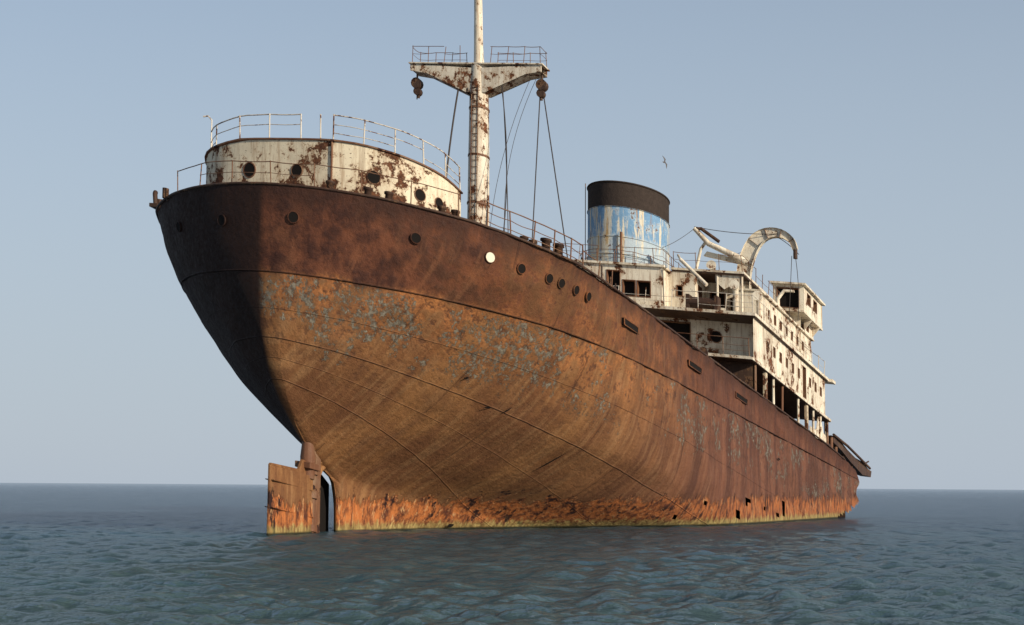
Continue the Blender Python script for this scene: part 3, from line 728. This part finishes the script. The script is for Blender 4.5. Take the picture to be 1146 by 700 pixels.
# ---------------------------------------------------------------- sea
def sea():
    def axis(lo,hi,step,ext,growth):
        c=list(np.arange(lo,hi,step)); d=step; x=hi
        while x<ext: c.append(x); d*=growth; x+=d
        c.append(ext); d=step; x=lo-step; neg=[]
        while x>-ext: neg.append(x); d*=growth; x-=d
        neg.append(-ext); return np.array(neg[::-1]+c)
    X=axis(-20,24,.075,40000,1.08)
    ys=[17.0]; 
    while ys[-1]<150: ys.append(ys[-1]+max(.065,.00006*ys[-1]**2+.035))
    d=ys[-1]-ys[-2]
    while ys[-1]<40000: d*=1.05; ys.append(ys[-1]+d)
    neg=[]; y=16.8; d=.2
    while y>-3000: neg.append(y); d*=1.15; y-=d
    Y=np.array(neg[::-1]+ys)
    XX,YY=np.meshgrid(X,Y); ZZ=np.zeros_like(XX)
    sx=np.gradient(X)[None,:]; sy=np.gradient(Y)[:,None]
    sp=np.maximum(sx,sy)
    rs=np.random.RandomState(11)
    gust=.8+.4*np.sin(.31*XX+1.3*np.sin(.17*YY))*np.sin(.23*YY+1.1*np.sin(.21*XX))
    for k in range(140):
        lam=.24*(2.4/.24)**(rs.rand()**1.1)
        th=math.radians(108)+rs.normal()*.75
        kx,ky=math.cos(th)*2*math.pi/lam,math.sin(th)*2*math.pi/lam
        amp=.0056*lam**.95
        fade=np.clip((lam/3.0-sp)/(lam/6.0),0,1)
        ph=rs.rand()*6.28
        q=kx*XX+ky*YY+ph+1.1*np.sin(.33*XX*math.cos(k)+.29*YY*math.sin(k*1.7)+k)
        ZZ+=amp*fade*(gust if lam<1.2 else 1.0)*(np.sin(q)-.35*np.cos(2*q))
    nx,ny=len(X),len(Y)
    co=np.stack([XX,YY,ZZ],-1).reshape(-1,3).astype(np.float32)
    I=np.arange(nx*ny).reshape(ny,nx)
    F=np.stack([I[:-1,:-1],I[:-1,1:],I[1:,1:],I[1:,:-1]],-1).reshape(-1,4).astype(np.int32)
    me=bpy.data.meshes.new("sea_water"); me.vertices.add(len(co)); me.vertices.foreach_set('co',co.ravel())
    me.loops.add(F.size); me.loops.foreach_set('vertex_index',F.ravel())
    me.polygons.add(len(F)); me.polygons.foreach_set('loop_start',np.arange(0,F.size,4,dtype=np.int32))
    me.polygons.foreach_set('loop_total',np.full(len(F),4,dtype=np.int32))
    me.polygons.foreach_set('use_smooth',np.ones(len(F),dtype=bool))
    me.update(calc_edges=True)
    g=G("sea_water"); p=g.pos()
    n1=g.noise(g.vmul(p,(.8,1.4,1)),4.2,6,.68); n2=g.noise(g.vmul(p,(.45,1,1)),1.1,5,.6); n3=g.noise(p,.03,4,.5)
    n4=g.noise(g.vmul(p,(.8,1.3,1)),12,3,.5); n5=g.noise(g.vmul(p,(.25,1,1)),.12,4,.6)
    h=g.M('ADD',g.M('MULTIPLY',n1,.13),g.M('MULTIPLY',n2,.20)); h=g.M('ADD',h,g.M('MULTIPLY',n4,.02))
    y=g.sep(p)[1]
    near=g.mr(g.M('ADD',y,g.M('MULTIPLY',n3,40.0)),120.0,35.0)
    col=g.mix(near,(0.024,0.050,0.078),(0.050,0.082,0.080))
    col=g.mix(g.M('MULTIPLY',g.mr(n5,.45,.65),.5),col,(0.034,0.078,0.092))
    bm=g.bump(h,1.0,.8)
    n=g.n; di=n.new('ShaderNodeBsdfDiffuse'); gl=n.new('ShaderNodeBsdfGlossy'); fr=n.new('ShaderNodeFresnel'); mx=n.new('ShaderNodeMixShader')
    g.L(col,di.inputs[0]); gl.inputs['Color'].default_value=(.92,.96,1,1); gl.inputs['Roughness'].default_value=.05
    fr.inputs[0].default_value=1.33
    for s_ in (di,gl,fr): g.t.links.new(bm,s_.inputs['Normal'])
    f=g.M('MINIMUM',g.M('MULTIPLY',fr.outputs[0],1.0),.68)
    g.t.links.new(f,mx.inputs[0]); g.t.links.new(di.outputs[0],mx.inputs[1]); g.t.links.new(gl.outputs[0],mx.inputs[2])
    g.t.links.new(mx.outputs[0],g.out.inputs[0]); g.n.remove(g.b)
    me.materials.append(g.m)
    o=bpy.data.objects.new("sea_water",me); scene.collection.objects.link(o)
sea()

# ---------------------------------------------------------------- light
D=Vector((.67,-.69,.35)).normalized()
el=math.asin(D.z); az=math.atan2(D.x,D.y)
w=bpy.data.worlds.new("World"); scene.world=w; w.use_nodes=True
nt=w.node_tree; nt.nodes.clear()
sky=nt.nodes.new('ShaderNodeTexSky'); sky.sky_type='NISHITA'; sky.sun_disc=False
sky.sun_elevation=el; sky.sun_rotation=az; sky.air_density=1.0; sky.dust_density=.6; sky.ozone_density=1.3; sky.altitude=0
tc=nt.nodes.new('ShaderNodeTexCoord'); sp=nt.nodes.new('ShaderNodeSeparateXYZ'); nt.links.new(tc.outputs['Generated'],sp.inputs[0])
mr=nt.nodes.new('ShaderNodeMapRange'); mr.interpolation_type='SMOOTHSTEP'
nt.links.new(sp.outputs[2],mr.inputs[0]); mr.inputs[1].default_value=.68; mr.inputs[2].default_value=-.02; mr.inputs[3].default_value=.0; mr.inputs[4].default_value=.95
mx=nt.nodes.new('ShaderNodeMix'); mx.data_type='RGBA'; nt.links.new(mr.outputs[0],mx.inputs[0]); nt.links.new(sky.outputs[0],mx.inputs[6]); mx.inputs[7].default_value=(3.85,4.45,5.2,1)
bg=nt.nodes.new('ShaderNodeBackground'); bg.inputs[1].default_value=.115
ou=nt.nodes.new('ShaderNodeOutputWorld'); nt.links.new(mx.outputs[2],bg.inputs[0]); nt.links.new(bg.outputs[0],ou.inputs[0])
sl=bpy.data.lights.new("sun",'SUN'); sl.energy=5.0; sl.angle=math.radians(.5); sl.color=(1.0,.875,.71)
so=bpy.data.objects.new("sun",sl); scene.collection.objects.link(so)
so.rotation_mode='QUATERNION'; so.rotation_quaternion=D.to_track_quat('Z','Y')

# ---------------------------------------------------------------- camera
cd=bpy.data.cameras.new("camera"); cd.sensor_width=36; cd.lens=56.5; cd.clip_end=60000; cd.clip_start=.1
co=bpy.data.objects.new("camera",cd); scene.collection.objects.link(co)
co.matrix_world=Matrix.Translation((0,0,1.85))@Matrix.Rotation(math.radians(90+6.17),4,'X')@Matrix.Rotation(math.radians(.4),4,'Z')
scene.camera=co
